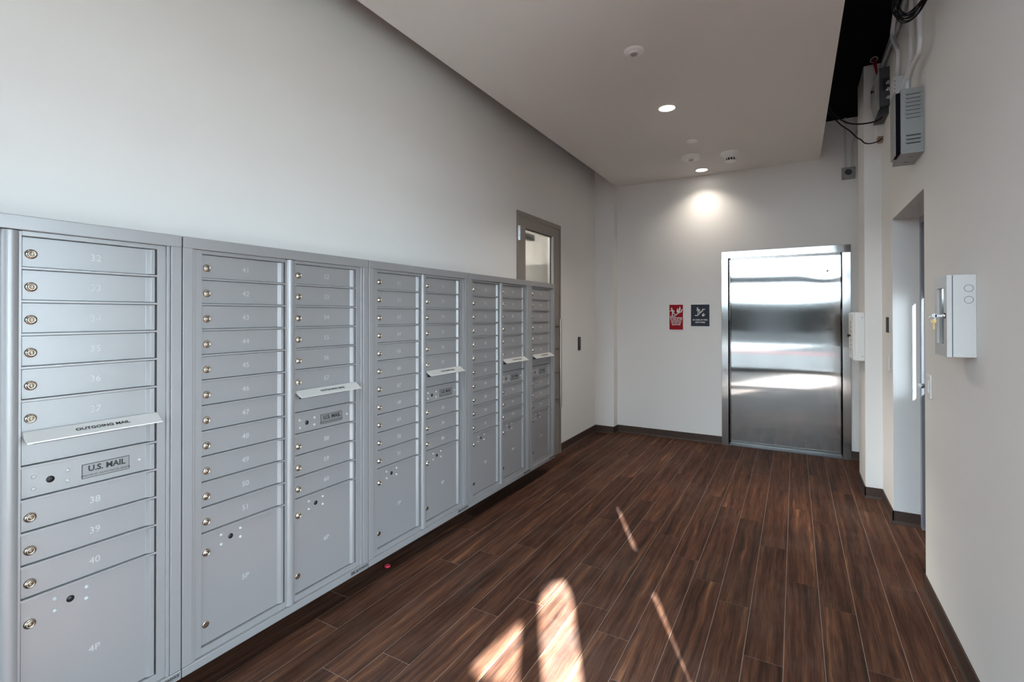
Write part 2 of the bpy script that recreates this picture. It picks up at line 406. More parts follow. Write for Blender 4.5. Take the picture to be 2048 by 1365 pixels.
# ------------------------------------------------------------------ street front (behind the camera) and outdoors
GXa, GXb = -1.95, 1.74
wf = MB(); wf.box(-W - T, GXa, YF - .12, YF, 0, H); wf.box(GXb, XR + .1, YF - .12, YF, 0, H); wf.box(GXa, GXb, YF - .12, YF, H - .06, H)
wf.build('wall_front', PAINT, kind='structure', loc=(-W, YF, 0))
win = thing('window_1', (0, YF, 0), 'full height glazed street front with dark mullions behind the viewer', None, kind='structure')
fr = MB()
for x in (GXa, -1.17, -.37, .43, GXb - .04):
    fr.box(x, x + .06, YF - .10, YF - .02, 0, H - .06)
fr.box(GXa, GXb, YF - .10, YF - .02, 0, .10); fr.box(GXa, GXb, YF - .10, YF - .02, H - .12, H - .06)
fr.build('frame', MULL, win, bevel=.003)
hd = MB(); hd.box(GXa + .06, GXb - .04, YF - .11, YF - .01, 2.36, 2.55); hd.build('header', MULL, win, bevel=.004)
for xa, xb in ((GXa + .06, -1.17), (-1.11, -.37), (-.31, .43), (.49, GXb - .04)):
    for za, zb_ in ((.10, 2.36), (2.55, H - .12)):
        g = MB(); g.box(xa, xb, YF - .065, YF - .055, za, zb_); g.build('pane', GLASS, win)

win2 = thing('window_2', (XR, .2, 0), 'glazed side of the entrance bay behind the viewer', None, kind='structure')
fr = MB()
for y in (SY0, .75, SY1 - .06): fr.box(XR + .01, XR + .09, y, y + .06, 0, SZ1)
fr.box(XR + .01, XR + .09, SY0, SY1, 0, .10); fr.box(XR + .01, XR + .09, SY0, SY1, SZ1 - .06, SZ1)
fr.build('frame', MULL, win2, bevel=.003)
for ya, yb in ((SY0 + .06, .75), (.81, SY1 - .06)):
    g = MB(); g.box(XR + .045, XR + .055, ya, yb, .10, SZ1 - .06); g.build('pane', GLASS, win2)
gd = MB(); gd.box(-30, 30, -9.3, YF - .12, -.16, -.03); 
tag(gd.build('pavement', CONC, loc=(0, -6, -.1)), kind='structure')
sp = MB(); sp.box(R + .25, 30, YE + .15, 30, -.16, -.03); sp.box(XR + .1, 30, YF - .12, YE + .15, -.16, -.03)
tag(sp.build('pavement_side', mat('pale_bounce_paving', (.15, .145, .135), .85, noise=.1, nscale=4), loc=(6, 2, -.1)), kind='structure')  # unseen paving, made paler to bounce sunlight up indoors
cb = MB(); cb.box(-30, 30, -10.9, -9.3, -.20, -.02); tag(cb.build('curb', REDCURB, loc=(0, -9.4, -.1)), kind='structure')
st = MB(); st.box(-30, 30, -24, -10.9, -.25, -.17); tag(st.build('street', ASPH, loc=(0, -15, -.2)), kind='structure')
ob = MB(); ob.box(-30, 30, -27, -25, -.25, 2.5)
for k in range(9): ob.box(-20 + k * 5, -17.6 + k * 5, -25.1, -25, .4, 2.0)
tag(ob.build('wall_across_street', STREETW, loc=(0, -25, 0)), kind='structure')
tw = MB(); tw.box(3.6, 9.4, -24, -20, -.25, 15)  # added unseen block that keeps direct sun off the mailboxes
tag(tw.build('wall_sun_blocker', STREETW, loc=(6.5, -20, 0)), kind='structure')

# canopy fascia added out of view: blocks the low sun except where its cut-outs shape the floor patches
def back(p, y=-4.5):
    t = (p[1] - y) / SD.y
    return (p[0] - SD.x * t, -SD.z * t)
holes = [
    [(-1.155, 2.276), (-1.19, 2.388), (-1.179, 2.491), (-1.129, 2.549), (-1.056, 2.465), (-.991, 2.345), (-.758, 1.885), (-.62, 1.60), (-.80, 1.60), (-.898, 1.804), (-1.027, 2.033)],
    [(-1.165, 2.11), (-1.195, 1.71), (-1.032, 1.70), (-.96, 1.66), (-.90, 1.66), (-.985, 1.752)],
    [(-1.196, 3.71), (-1.180, 3.745), (-.656, 2.715), (-.345, 2.105), (-.11, 1.63), (-.15, 1.63), (-.370, 2.105), (-.676, 2.68)],
]
cu = bpy.data.curves.new('board', 'CURVE'); cu.dimensions = '2D'; cu.fill_mode = 'BOTH'; cu.extrude = .012
def spl(pts):
    s = cu.splines.new('POLY'); s.points.add(len(pts) - 1)
    for q, p in zip(s.points, pts): q.co = (p[0], p[1], 0, 1)
    s.use_cyclic_u = True
spl([(.9, 2.88), (4.1, 2.88), (4.1, 5.2), (.9, 5.2)])
for hpts in holes: spl([back(p) for p in hpts])
co = bpy.data.objects.new('board', cu); COL.objects.link(co)
me = bpy.data.meshes.new_from_object(co.evaluated_get(bpy.context.evaluated_depsgraph_get()))
bpy.data.objects.remove(co)
for v in me.vertices: v.co = (v.co.x, v.co.z, v.co.y)
me.materials.clear()
mask_root = thing('added_sunmask', (2.2, -4.5, 3.17), 'dark cut-out metal fascia added unseen outside to shape the sun patches on the floor', 'sunmask')
place('sunmask_panel', me, MULL, (0, -4.5, 0), mask_root)
cbm = MB()
for x in (.9, 2.46):
    cbm = MB(); cbm.prism([(-4.52, 5.10), (YF - .16, 5.10), (YF - .16, 3.66), (YF - .1, 3.66), (YF - .1, 5.16), (-4.52, 5.16)], x, x + .04, 'x'); cbm.build('bracket', MULL, mask_root)
wu = MB(); wu.box(-W - T, XR + .1, YF - .1, YF, H + .1, 6); wu.build('wall_front_upper', STREETW, kind='structure', loc=(0, YF, 4))

# ------------------------------------------------------------------ left door with glass lite
dl = thing('door_1', (-W, (DY0 + DY1) / 2, 0), 'taupe metal door with glass lite and long pull bar behind the mailboxes', None, kind='structure')
fm = MB(); fx0, fx1 = -W - T, -W + .012
fm.box(fx0, fx1, DY0, DY0 + .025, 0, DZ); fm.box(fx0, fx1, DY1 - .028, DY1, 0, DZ); fm.box(fx0, fx1, DY0 + .025, DY1 - .028, DZ - .045, DZ)
fm.build('frame', TAUPE, dl, bevel=.002)
ly0, ly1, lz0, lz1 = 4.118, 4.722, .95, 2.335
lx0, lx1 = -W - .040, -W + .004
lf = MB(); a0, a1 = DY0 + .028, DY1 - .031
lf.box(lx0, lx1, a0, ly0, .01, DZ - .052); lf.box(lx0, lx1, ly1, a1, .01, DZ - .052); lf.box(lx0, lx1, ly0, ly1, lz1, DZ - .052); lf.box(lx0, lx1, ly0, ly1, .01, lz0)
leaf = lf.build('leaf', TAUPE, dl)
st_ = MB()
st_.box(-W - .030, -W + .009, ly1 - .012, ly1 + .012, lz0, lz1)
st_.build('glazing_bead', WHT, leaf)
g = MB(); g.box(-W - .024, -W - .018, ly0 - .005, ly1 + .005, lz0 - .005, lz1 + .005); g.build('pane', GLASS, leaf)
gk = MB(); gk.box(-W - .016, -W - .010, ly1 - .030, ly1 - .012, lz0, lz1); gk.box(-W - .016, -W + .0, ly0, ly1, lz1 - .010, lz1); gk.build('gasket', BLK, leaf)
hg = MB(); hg.cyl((-W + .020, DY0 + .026, 2.20), (-W + .020, DY0 + .026, 2.335), .011); hg.box(-W + .0105, -W + .015, DY0 + .004, DY0 + .022, 2.20, 2.335); hg.box(-W + .0105, -W + .014, DY0 + .03, DY0 + .05, 2.20, 2.335)
hg.build('hinge', CHROME, dl, bevel=.001)
pb = MB(); pb.cyl((-W + .058, 4.800, .52), (-W + .058, 4.800, 1.462), .015)
for z in (.60, .89, 1.14, 1.38): pb.cyl((-W, 4.800, z), (-W + .058, 4.800, z), .008, 10)
pb.build('pull_bar', PULL, dl)
dc = MB(); dc.box(-W - .10, -W - .045, 4.13, 4.42, 2.255, 2.315); dc.build('door_closer', GREYBOX, dl, bevel=.004)
# room beyond the left door
rm = MB(); rm.box(-4.2, -W - T, 6.0, 6.1, 2.195, 2.9); rm.box(-4.3, -4.2, 3.3, 6.1, 0, 2.9); rm.box(-4.3, -W - T, 3.2, 3.3, 0, 2.9)
rm.build('wall_store_room', PAINT, kind='structure', loc=(-3.2, 6, 0))
rg = MB(); rg.box(-4.2, -W - T, 5.985, 6.1, 0, 2.195); rg.build('trim_1', GREY_PAINT, kind='structure', loc=(-3.2, 6, 0))
rc = MB(); rc.box(-4.3, -W - T, 3.2, 6.1, 2.9, 3.0); rc.box(-4.3, -W - T - .02, 3.2, 6.1, -.06, -.001); rc.build('ceiling_store_room', CEIL, kind='structure', loc=(-3.2, 5, 2.9))
rl = thing('added_panel_light', (-3.3, 4.6, 2.9), 'added square panel light, unseen, brightening the room beyond the glazed door', 'ceiling light')
q = MB(); q.box(-3.55, -3.05, 4.35, 4.85, 2.87, 2.9); q.build('frame', WHT, rl)
q = MB(); q.box(-3.52, -3.08, 4.38, 4.82, 2.865, 2.869); q.build('diffuser', emitter('panel_diffuser', (1, .93, .84), 20), rl)
l = bpy.data.lights.new('panel_fill', 'AREA'); l.shape = 'SQUARE'; l.size = .42; l.energy = 280; l.color = (1, .92, .82)  # added lamp with no fixture in view, brightens the room behind the glass
o = bpy.data.objects.new('panel_fill', l); COL.objects.link(o); o.parent = rl; o.location = (0, 0, -.04)

# ------------------------------------------------------------------ elevator
ey = 6.130; edy = 6.262
el = thing('door_3', ((EX0 + EX1) / 2, ey, 0), 'brushed stainless steel elevator door with steel frame', None, kind='structure')
jw = .072
for xa, xb in ((EX0, EX0 + jw), (EX1 - .075, EX1)):
    q = MB(); q.box(xa, xb, ey, edy + .04, 0, EZ - .078); q.build('jamb', STEELF, el, bevel=.002, uv=(0, 2))
q = MB(); q.box(EX0, EX1, ey, edy + .04, EZ - .077, EZ); q.build('header', STEELF, el, bevel=.002, uv=(2, 0))
# the sliding panel, dished slightly around its key hole
dx0, dx1, dz0, dz1 = EX0 + jw - .01, EX1 - .065, .012, EZ - .06
NX, NZ = 28, 44
vs = []; fs = []
hx, hz = .304, 1.976
for j in range(NZ + 1):
    for i in range(NX + 1):
        x = dx0 + (dx1 - dx0) * i / NX; z = dz0 + (dz1 - dz0) * j / NZ
        r2 = ((x - hx) / .16) ** 2 + ((z - hz) / .07) ** 2
        w = .0008 * math.sin(2.6 * (x - dx0)) * math.sin(3.1 * z + 1.2)
        vs.append((x, edy + .0012 * math.exp(-r2) + w, z))
for j in range(NZ):
    for i in range(NX): k = j * (NX + 1) + i; fs.append((k, k + 1, k + NX + 2, k + NX + 1))
n = len(vs); vs += [(dx0, edy + .03, dz0), (dx1, edy + .03, dz0), (dx1, edy + .03, dz1), (dx0, edy + .03, dz1)]
fs.append((n + 3, n + 2, n + 1, n))
q = MB(); q.add(vs, fs, True); dpan = q.build('door_panel', STEEL, el, uv=(0, 2))
q = MB(); q.lathe([(.011, 0), (.011, .002), (.006, .003)], (hx, edy - .001, hz), (0, -1, 0), 16); q.build('key_hole_ring', CHROME, dpan)
q = MB(); q.lathe([(.006, 0), (.006, .004)], (hx, edy - .001, hz), (0, -1, 0), 12); q.build('key_hole', BLK, dpan)
q = MB(); q.box(dx0 - .002, dx0 + .018, edy - .012, edy, dz0, dz1); q.build('slide_edge', STEELF, el, uv=(0, 2))
for xx in (EX0 + jw, EX1 - .0765):
    q = MB(); q.box(xx, xx + .0015, ey + .055, ey + .075, 1.44, 1.56); q.build('sensor_slot', BLK, el)
q = MB(); q.box(EX0 + jw, EX1 - .075, ey + .01, edy + .02, 0, .010)
for k in range(3): q.box(EX0 + jw, EX1 - .075, ey + .03 + k * .03, ey + .036 + k * .03, .010, .013)
q.build('sill', DKGREY, el)
q = MB(); q.box(EX0 - .02, EX1 + .02, edy + .04, edy + .06, 0, EZ); q.build('shaft_back', BLK, el)

# ------------------------------------------------------------------ signs on the back wall
def poly(mb, pts, ox, oz, s, y0, y1):
    mb.prism([(ox + p[0] * s, oz + p[1] * s) for p in pts], y0, y1, 'y')
def stroke(mb, pts, w, ox, oz, s, y0, y1):
    for (a, b) in zip(pts[:-1], pts[1:]):
        a, b = Vector(a), Vector(b); d = (b - a).normalized(); nn = Vector((-d.y, d.x)) * w / 2; e = d * w * .35
        poly(mb, [a - nn - e, b - nn + e, b + nn + e, a + nn - e], ox, oz, s, y0, y1)
def disc2(mb, c, r, ox, oz, s, y0, y1): poly(mb, [(c[0] + r * math.cos(k * math.pi / 6), c[1] + r * math.sin(k * math.pi / 6)) for k in range(12)], ox, oz, s, y0, y1)
def flame(mb, ox, oz, s, y0, y1):
    poly(mb, [(.0, -.5), (.16, -.35), (.10, -.1), (.20, .12), (.10, .50), (.02, .25), (-.06, .05), (-.02, -.2), (-.14, -.02), (-.16, .25), (-.32, -.02), (-.34, -.25), (-.2, -.45)], ox, oz, s, y0, y1)
    poly(mb, [(.22, -.42), (.38, -.2), (.44, .15), (.30, .0), (.20, -.22)], ox, oz, s, y0, y1)
ys = B - .006
def sign_text(parent, lines, cx, zs, size, matl, sx=1.0):
    for t, z in zip(lines, zs):
        place('lettering', text_mesh(t, size, '-y', .0004, sx, bold=.0006), matl, (cx, ys - .0004, z), parent)
sx0, sx1, sz0, sz1 = -1.328, -1.170, 1.326, 1.627
sg = thing('fire_sign', ((sx0 + sx1) / 2, ys, sz0), 'red fire sign with white figure, stairs and flames left of the elevator', 'sign')
q = MB(); q.box(sx0, sx1, ys, B - .0005, sz0, sz1); q.build('plate', RED, sg, bevel=.001)
q = MB(); cx = (sx0 + sx1) / 2; Y0, Y1 = ys - .001, ys + .001
flame(q, cx + .036, 1.566, .088, Y0, Y1)
disc2(q, (-.052, 1.582), .009, cx, 0, 1, Y0, Y1)
stroke(q, [(-.050, 1.566), (-.038, 1.535)], .018, cx, 0, 1, Y0, Y1)
stroke(q, [(-.046, 1.562), (-.060, 1.552), (-.072, 1.549)], .008, cx, 0, 1, Y0, Y1)
stroke(q, [(-.042, 1.564), (-.025, 1.552), (-.020, 1.54)], .008, cx, 0, 1, Y0, Y1)
stroke(q, [(-.038, 1.535), (-.046, 1.510), (-.042, 1.494)], .010, cx, 0, 1, Y0, Y1)
stroke(q, [(-.036, 1.535), (-.026, 1.518), (-.010, 1.508)], .010, cx, 0, 1, Y0, Y1)
stroke(q, [(-.070, 1.486), (-.014, 1.486), (-.010, 1.504), (.006, 1.504), (.010, 1.520), (.028, 1.520), (.032, 1.536), (.052, 1.536)], .008, cx, 0, 1, Y0, Y1)
q.build('pictogram', SIGNW, sg)
q = MB(); q.box(sx0 + .006, sx1 - .006, Y0, Y1, 1.468, 1.474); q.build('rule', SIGNW, sg)
sign_text(sg, ['IN CASE OF FIRE', 'USE STAIRWAY', 'DO NOT USE', 'ELEVATORS'], cx, (1.452, 1.430, 1.408, 1.386), .0205, SIGNW, .92)
nx0, nx1, nz0, nz1 = -1.077, -.871, 1.371, 1.626
sn = thing('stairs_sign', ((nx0 + nx1) / 2, ys, nz0), 'dark slate sign with figure on stairs beside the red fire sign', 'sign')
q = MB(); q.box(nx0, nx1, ys, B - .0005, nz0, nz1); q.build('plate', NAVY, sn, bevel=.001)
q = MB(); cx = (nx0 + nx1) / 2
disc2(q, (-.030, 1.586), .008, cx, 0, 1, Y0, Y1)
stroke(q, [(-.026, 1.572), (-.014, 1.552)], .014, cx, 0, 1, Y0, Y1)
stroke(q, [(-.026, 1.572), (-.038, 1.562), (-.034, 1.552)], .006, cx, 0, 1, Y0, Y1)
stroke(q, [(-.020, 1.574), (-.006, 1.568), (.000, 1.56)], .006, cx, 0, 1, Y0, Y1)
stroke(q, [(-.016, 1.552), (-.026, 1.540), (-.024, 1.526)], .007, cx, 0, 1, Y0, Y1)
stroke(q, [(-.013, 1.552), (-.004, 1.540), (.002, 1.530)], .007, cx, 0, 1, Y0, Y1)
stroke(q, [(-.055, 1.496), (-.026, 1.496), (-.026, 1.512), (-.008, 1.512), (-.008, 1.530), (.010, 1.530), (.010, 1.548), (.028, 1.548), (.028, 1.570), (.052, 1.570)], .009, cx, 0, 1, Y0, Y1)
flame(q, cx + .036, 1.508, .046, Y0, Y1)
q.build('pictogram', SIGNW, sn)
sign_text(sn, ['IN CASE OF FIRE', 'USE STAIRS'], cx, (1.444, 1.415), .0225, SIGNW, 1.0)

# ------------------------------------------------------------------ mailbox cabinets
ZB, ZT = .140, 1.8005
FD = -.014                     # frame plane behind the trim face
ROW0, PITCHZ = 1.745, .10045
DWID, MARG, MULW = .361, .078, .0535
def rowz(k): return ROW0 - k * PITCHZ
PZ0 = .197
door_meshes = {}
DREC = .012
def door_mesh(w, h):
    k = (round(w, 4), round(h, 4))
    if k not in door_meshes:
        prof = [(-DREC, .004), (-DREC, w - .030), (-.001, w - .019), (-.001, w - .0065), (-.030, w - .0065), (-.030, .004)]
        mb = MB(); mb.prism(prof, .0052, h - .0052, 'z'); door_meshes[k] = mb.mesh('door', bevel=.0008)
    return door_meshes[k]
def lock_mesh():
    mb = MB(); mb.lathe([(.0148, -.004), (.0148, .003), (.0125, .0055), (.0105, .0055), (.0100, .0095), (.0078, .0110), (.0072, .0085), (0, .0085)], (0, 0, 0), (1, 0, 0), 20)
    return mb.mesh('lock')
LOCK = lock_mesh()
qq = MB(); qq.lathe([(.0055, 0), (.0055, .0015), (0, .0018)], (0, 0, 0), (1, 0, 0), 12); qq.box(0.001, .0024, -.0008, .0008, -.0045, .0045)
CORE = qq.mesh('key_core')
qq = MB(); qq.lathe([(.0135, -.002), (.0135, .002), (.011, .0035), (.004, .0030), (0, .0022)], (0, 0, 0), (1, 0, 0), 18); PLUG = qq.mesh('lock_plug')
qq = MB(); qq.lathe([(.0066, -.001), (.0060, .0022), (.0036, .0042), (0, .0048)], (0, 0, 0), (1, 0, 0), 12); RIVET = qq.mesh('rivet')
qq = MB(); qq.lathe([(.0105, -.001), (.0105, .0006), (0, .0006)], (0, 0, 0), (1, 0, 0), 16); HOLE = qq.mesh('lock_hole')
num_cache = {}
def number(s):
    if s not in num_cache: num_cache[s] = text_mesh(s, .030, '+x', .0005, 1.05)
    return num_cache[s]
SMALL = {'us': text_mesh('U.S. MAIL', .0255, '+x', .0003, 1.0, bold=.0007), 'ap': text_mesh('APPROVED BY THE POSTMASTER GENERAL', .0074, '+x', .0002, .96),
         'om': text_mesh('OUTGOING MAIL', .0165, '+x', .0003, 1.12, bold=.0003), 'fl': text_mesh('FLORENCE', .0115, '+x', .0002, 1.1, bold=.0003)}
for v in SMALL['om'].vertices:      # lay the lettering on the sloping hood
    y, z, x = v.co.y, v.co.z, v.co.x
    a = math.radians(57); v.co = (x * math.cos(a) - z * math.sin(a), y, z * math.cos(a) + x * math.sin(a))
FXP = -M + FD
def full_lock(x, y, z, p):
    l = place('lock', LOCK, NICKEL, (x, y, z), p); place('key_core', CORE, NICKEL_D, (x + .0085, y, z), p)
def std_door(root, y0, k, s):
    z0 = rowz(k + 1)
    o = place('door', door_mesh(DWID, PITCHZ), ALU, (FXP, y0, z0), root)
    full_lock(FXP - DREC, y0 + .024, rowz(k) - .056, o)
    if s: place('number', number(s), ENGR, (FXP - DREC + .0004, y0 + .184, rowz(k) - .053), o)
def rivets(p, pts, x=FXP - DREC):
    for y, z in pts: place('rivet', RIVET, ENGR, (x, y, z), p)
def parcel(root, y0, ztop, s):
    o = place('parcel_door', door_mesh(DWID, ztop - PZ0), ALU, (FXP, y0, PZ0), root)
    full_lock(FXP - DREC, y0 + .024, ztop - .078, o)
    place('lock_plug', PLUG, NICKEL, (FXP - DREC, y0 + .022, .279), o)
    hy, hz = y0 + .121, ztop - .050
    place('lock_hole', HOLE, BLK, (FXP - DREC, hy, hz), o)
    rivets(o, [(hy - .039, hz + .019), (hy + .041, hz + .018), (hy + .041, hz - .019), (hy - .039, hz - .019)])
    if s: place('number', number(s), ENGR, (FXP - DREC + .0004, y0 + .184, .396), o)
def mail_panels(root, y0):
    # blank collection panel with the sloping hood over its slot
    o = place('slot_panel', door_mesh(DWID, PITCHZ), ALU, (FXP, y0, rowz(7)), root)
    q = MB(); q.box(FXP - DREC - .0002, FXP - DREC + .0008, y0 + .03, y0 + DWID - .055, rowz(6) - .036, rowz(6) - .008); q.build('slot', BLK, o)
    hz = rowz(6) + .007
    q = MB(); q.prism([(FXP - DREC, hz), (FXP + .002, hz), (FXP + .043, hz - .027), (FXP + .043, hz - .031), (FXP + .034, hz - .029), (FXP - DREC, hz - .006)], y0 + .002, y0 + DWID - .0, 'y')
    # prism on 'y' takes (x, z)
    h = q.build('mail_hood', HOOD, root, bevel=.0008)
    place('lettering', SMALL['om'], INK, (FXP + .0232, y0 + .195, hz - .0128), h)
    o = place('mail_door', door_mesh(DWID, PITCHZ), ALU, (FXP, y0, rowz(8)), root)
    zc = rowz(8) + .047
    place('lock_hole', HOLE, BLK, (FXP - DREC, y0 + .071, zc), o)
    rivets(o, [(y0 + .032, zc + .018), (y0 + .113, zc + .017), (y0 + .113, zc - .017), (y0 + .032, zc - .018), (y0 + .312, zc)])
    lp = thing_part_plate(o, y0 + .149, y0 + .281, zc - .0235, zc + .0235)
def thing_part_plate(o, ya, yb, za, zb):
    x = FXP - DREC + .0002
    q = MB(); q.box(x, x + .0008, ya, yb, za, zb); p = q.build('label_plate', INK, o)
    q = MB(); q.box(x + .0006, x + .0011, ya + .0018, yb - .0018, za + .0018, zb - .0018); q.build('label_face', PLATE, o)
    place('lettering', SMALL['us'], INK, (x + .0013, (ya + yb) / 2 + .002, (za + zb) / 2 + .006), o)
    place('lettering', SMALL['ap'], INK, (x + .0013, (ya + yb) / 2, za + .0085), o)
    return p
def cabinet(s, w, cols, label):
    """cols: list of ('doors', numbers, parcel) or ('mail', numbers, parcel)"""
    root = thing('mailbox_cabinet', (-M - .1, s + w / 2, ZB), label, 'mailbox', 'row of silver mailbox cabinets')
    e = .0016; xb = -M - .034
    ya, yb = s + e, s + w - e
    tw = .038
    for name, a, b, c0, c1 in (('side_trim', ya, s + tw, s + tw, s + tw + .012), ('side_trim', s + w - tw, yb, s + w - tw - .012, s + w - tw)):
        q = MB(); q.box(xb, -M, a, b, ZB + .034, ZT - .036); q.box(xb, -M - .0065, c0, c1, ZB + .030, ZT - .042); q.build(name, ALU, root, bevel=.0022)
    q = MB(); q.box(xb, -M + .0015, ya, yb, ZT - .0435, ZT); q.build('top_trim', ALU, root, bevel=.0022)
    q = MB(); q.box(xb, -M + .0015, ya, yb, ZB, ZB + .033); q.build('bottom_trim', ALU, root, bevel=.0022)
    # front frame: stiles, dividers between the doors
    q = MB(); zf0, zf1 = ZB + .033, ZT - .0435
    fb = FXP - .030
    cy0 = []
    y = s + MARG if len(cols) == 2 else s + .072
    for c in cols: cy0.append(y); y += DWID + MULW
    q.box(fb, FXP, s + .046, cy0[0], zf0, zf1); q.box(fb, FXP, cy0[-1] + DWID, s + w - .046, zf0, zf1)
    for i, c in enumerate(cols):
        a, b = cy0[i], cy0[i] + DWID
        q.box(fb, FXP, a, b, ROW0 - .003, zf1); q.box(fb, FXP, a, b, zf0, PZ0 + .003)
        n = 11
        for k in range(1, n + 1): q.box(fb, FXP, a, b, rowz(k) - .0036, rowz(k) + .0036)
    q.build('front_frame', ALU, root, bevel=.0008)
    if len(cols) == 2:
        a = cy0[0] + DWID; m = a + MULW / 2; hw = MULW / 2
        pts = [(fb, a), (FXP, a), (FXP, a + .006)] + [(FXP + .013 * math.sin(t), m - (hw - .006) * math.cos(t)) for t in [math.pi * k / 20 for k in range(1, 20)]] + [(FXP, a + MULW - .006), (FXP, a + MULW), (fb, a + MULW)]
        q = MB(); q.prism(pts, zf0 + .002, zf1 - .002, 'z'); q.build('centre_mullion', ALU, root)
    # body
    q = MB(); q.box(-W + .001, xb - .003, s + .003, s + w - .003, ZB + .002, ZT - .002); q.build('body', ALU, root)
    q = MB(); q.box(fb - .006, fb - .003, s + .05, s + w - .05, zf0, zf1); q.build('liner', ALU_IN, root)
    for y0, (kind, nums, par) in zip(cy0, cols):
        if kind == 'doors':
            for k in range(11): std_door(root, y0, k, nums[k] if nums else None)
            parcel(root, y0, rowz(11), par)
        else:
            for k in range(6): std_door(root, y0, k, nums[k])
            mail_panels(root, y0)
            for k in range(8, 11): std_door(root, y0, k, nums[k - 2])
            parcel(root, y0, rowz(11), par)
    # maker's plate on the bottom trim
    x = -M + .0015
    q = MB(); q.box(x - .0004, x + .0006, s + w - .125, s + w - .006, ZB + .010, ZB + .030); mp = q.build('maker_plate', PLATE, root)
    place('lettering', SMALL['fl'], INK, (x + .0008, s + w - .040, ZB + .020), mp)
    q = MB(); q.prism([(s + w - .088, ZB + .014), (s + w - .074, ZB + .014), (s + w - .081, ZB + .027)], x + .0005, x + .0010, 'x'); q.build('maker_emblem', INK, mp)
    q = MB(); q.box(x + .0005, x + .0009, s + w - .121, s + w - .094, ZB + .014, ZB + .018); q.box(x + .0005, x + .0009, s + w - .121, s + w - .098, ZB + .021, ZB + .026); q.build('maker_print', INK, mp)
    return root
S = [.0448, .9763, 1.9075, 2.8402, 3.7713, 4.2761]
seq = lambda a, b: [str(i) for i in range(a, b + 1)]
cabinet(S[0], S[1] - S[0], [('doors', None, None), ('mail', seq(32, 40), '4P')], 'nearest silver mailbox cabinet with doors 32 to 40, cut by the left edge')
cabinet(S[1], S[2] - S[1], [('doors', seq(41, 51), '5P'), ('mail', seq(52, 60), '6P')], 'silver mailbox cabinet with doors 41 to 60, second from the left')
cabinet(S[2], S[3] - S[2], [('doors', seq(61, 71), '7P'), ('mail', seq(72, 80), '8P')], 'middle silver mailbox cabinet of the five, doors 61 to 80')
cabinet(S[3], S[4] - S[3], [('doors', seq(81, 91), '9P'), ('mail', seq(92, 100), '10P')], 'silver two column mailbox cabinet next to the narrow end one, doors 81 to 100')
cabinet(S[4], S[5] - S[4], [('mail', seq(101, 109), '11P')], 'narrow single column silver mailbox cabinet at the far end by the door')

# ------------------------------------------------------------------ ceiling fittings
def downlight(x, y, label, power):
    t = thing('downlight', (x, y, H2), label, 'ceiling light', 'recessed ceiling downlights')
    q = MB(); q.lathe([(.074, 0), (.074, -.003), (.066, -.006), (.060, -.004), (.060, 0)], (x, y, H2), (0, 0, 1), 32); q.build('trim_ring', FIT, t)
    q = MB(); q.lathe([(.060, -.0035), (0, -.0036)], (x, y, H2), (0, 0, 1), 32); q.build('lens', LAMP, t)
    l = bpy.data.lights.new('downlight_bulb', 'SPOT'); l.energy = power; l.spot_size = math.radians(130); l.spot_blend = 1.0; l.shadow_soft_size = .055; l.color = (1, .90, .78)
    o = bpy.data.objects.new('downlight_bulb', l); COL.objects.link(o); o.parent = t; o.location = (0, 0, -.012)
downlight(-.879, 3.998, 'lit round downlight in the ceiling nearer the viewer', 150)
downlight(-.914, 5.900, 'lit round downlight in the ceiling close to the back wall', 42)
downlight(-.845, 2.098, 'added round downlight continuing the row, unseen above the viewer', 14)  # this and the next are added out of view as warm fill
downlight(-.81, .198, 'added round downlight continuing the row, unseen over the entrance side', 14)
def ceil_thing(name, x, y, parts, label, cat):
    t = thing(name, (x, y, H2), label, cat)
    for n, prof, m, seg in parts:
        q = MB(); q.lathe(prof, (x, y, H2), (0, 0, -1), seg); q.build(n, m, t)
    return t
ceil_thing('motion_sensor', -.867, 3.03, [('housing', [(.062, 0), (.062, .005), (.052, .010), (.032, .014), (.025, .018), (.025, .021)], FIT, 28), ('lens', [(.0245, .020), (.019, .027), (.008, .031), (0, .032)], LENS_G, 20)],
           'white domed ceiling motion sensor nearest the viewer', 'sensor')
ceil_thing('sprinkler_cover', -.841, 4.875, [('cap', [(.048, 0), (.050, .004), (.048, .008), (0, .009)], FIT, 28), ('shadow_gap', [(.044, 0), (.044, .002)], BLK, 20)], 'small flat round white sprinkler cover in the ceiling', 'sprinkler cover')
dt = ceil_thing('smoke_detector', -.932, 5.346, [('base', [(.103, 0), (.103, .020), (.097, .030), (.030, .034), (.024, .034)], FIT, 32), ('centre_cap', [(.024, .030), (.022, .046), (.014, .050), (0, .051)], IVORY, 20)], 'wide shallow white ceiling alarm with a raised centre', 'smoke detector')
q = MB(); q.box(-.932 + .080, -.932 + .086, 5.346 - .004, 5.346 + .004, H2 - .040, H2 - .030); q.build('test_tab', FIT, dt)
sd = ceil_thing('smoke_detector', -.562, 5.434, [('base', [(.100, 0), (.100, .006), (.086, .022), (.056, .044), (.056, .056)], FIT, 32), ('chamber', [(.046, .054), (.046, .082)], BLK, 24), ('cap', [(.054, .082), (.050, .090), (.025, .096), (0, .097)], FIT, 24)], 'white cone shaped smoke detector with dark vents on the ceiling', 'smoke detector')
for k in range(12):
    a = k * math.pi / 6
    q = MB(); c = Vector((-.562 + .050 * math.cos(a), 5.434 + .050 * math.sin(a), H2)); q.cyl(c - Vector((0, 0, .054)), c - Vector((0, 0, .084)), .0045, 6); q.build('vent_rib', FIT, sd)

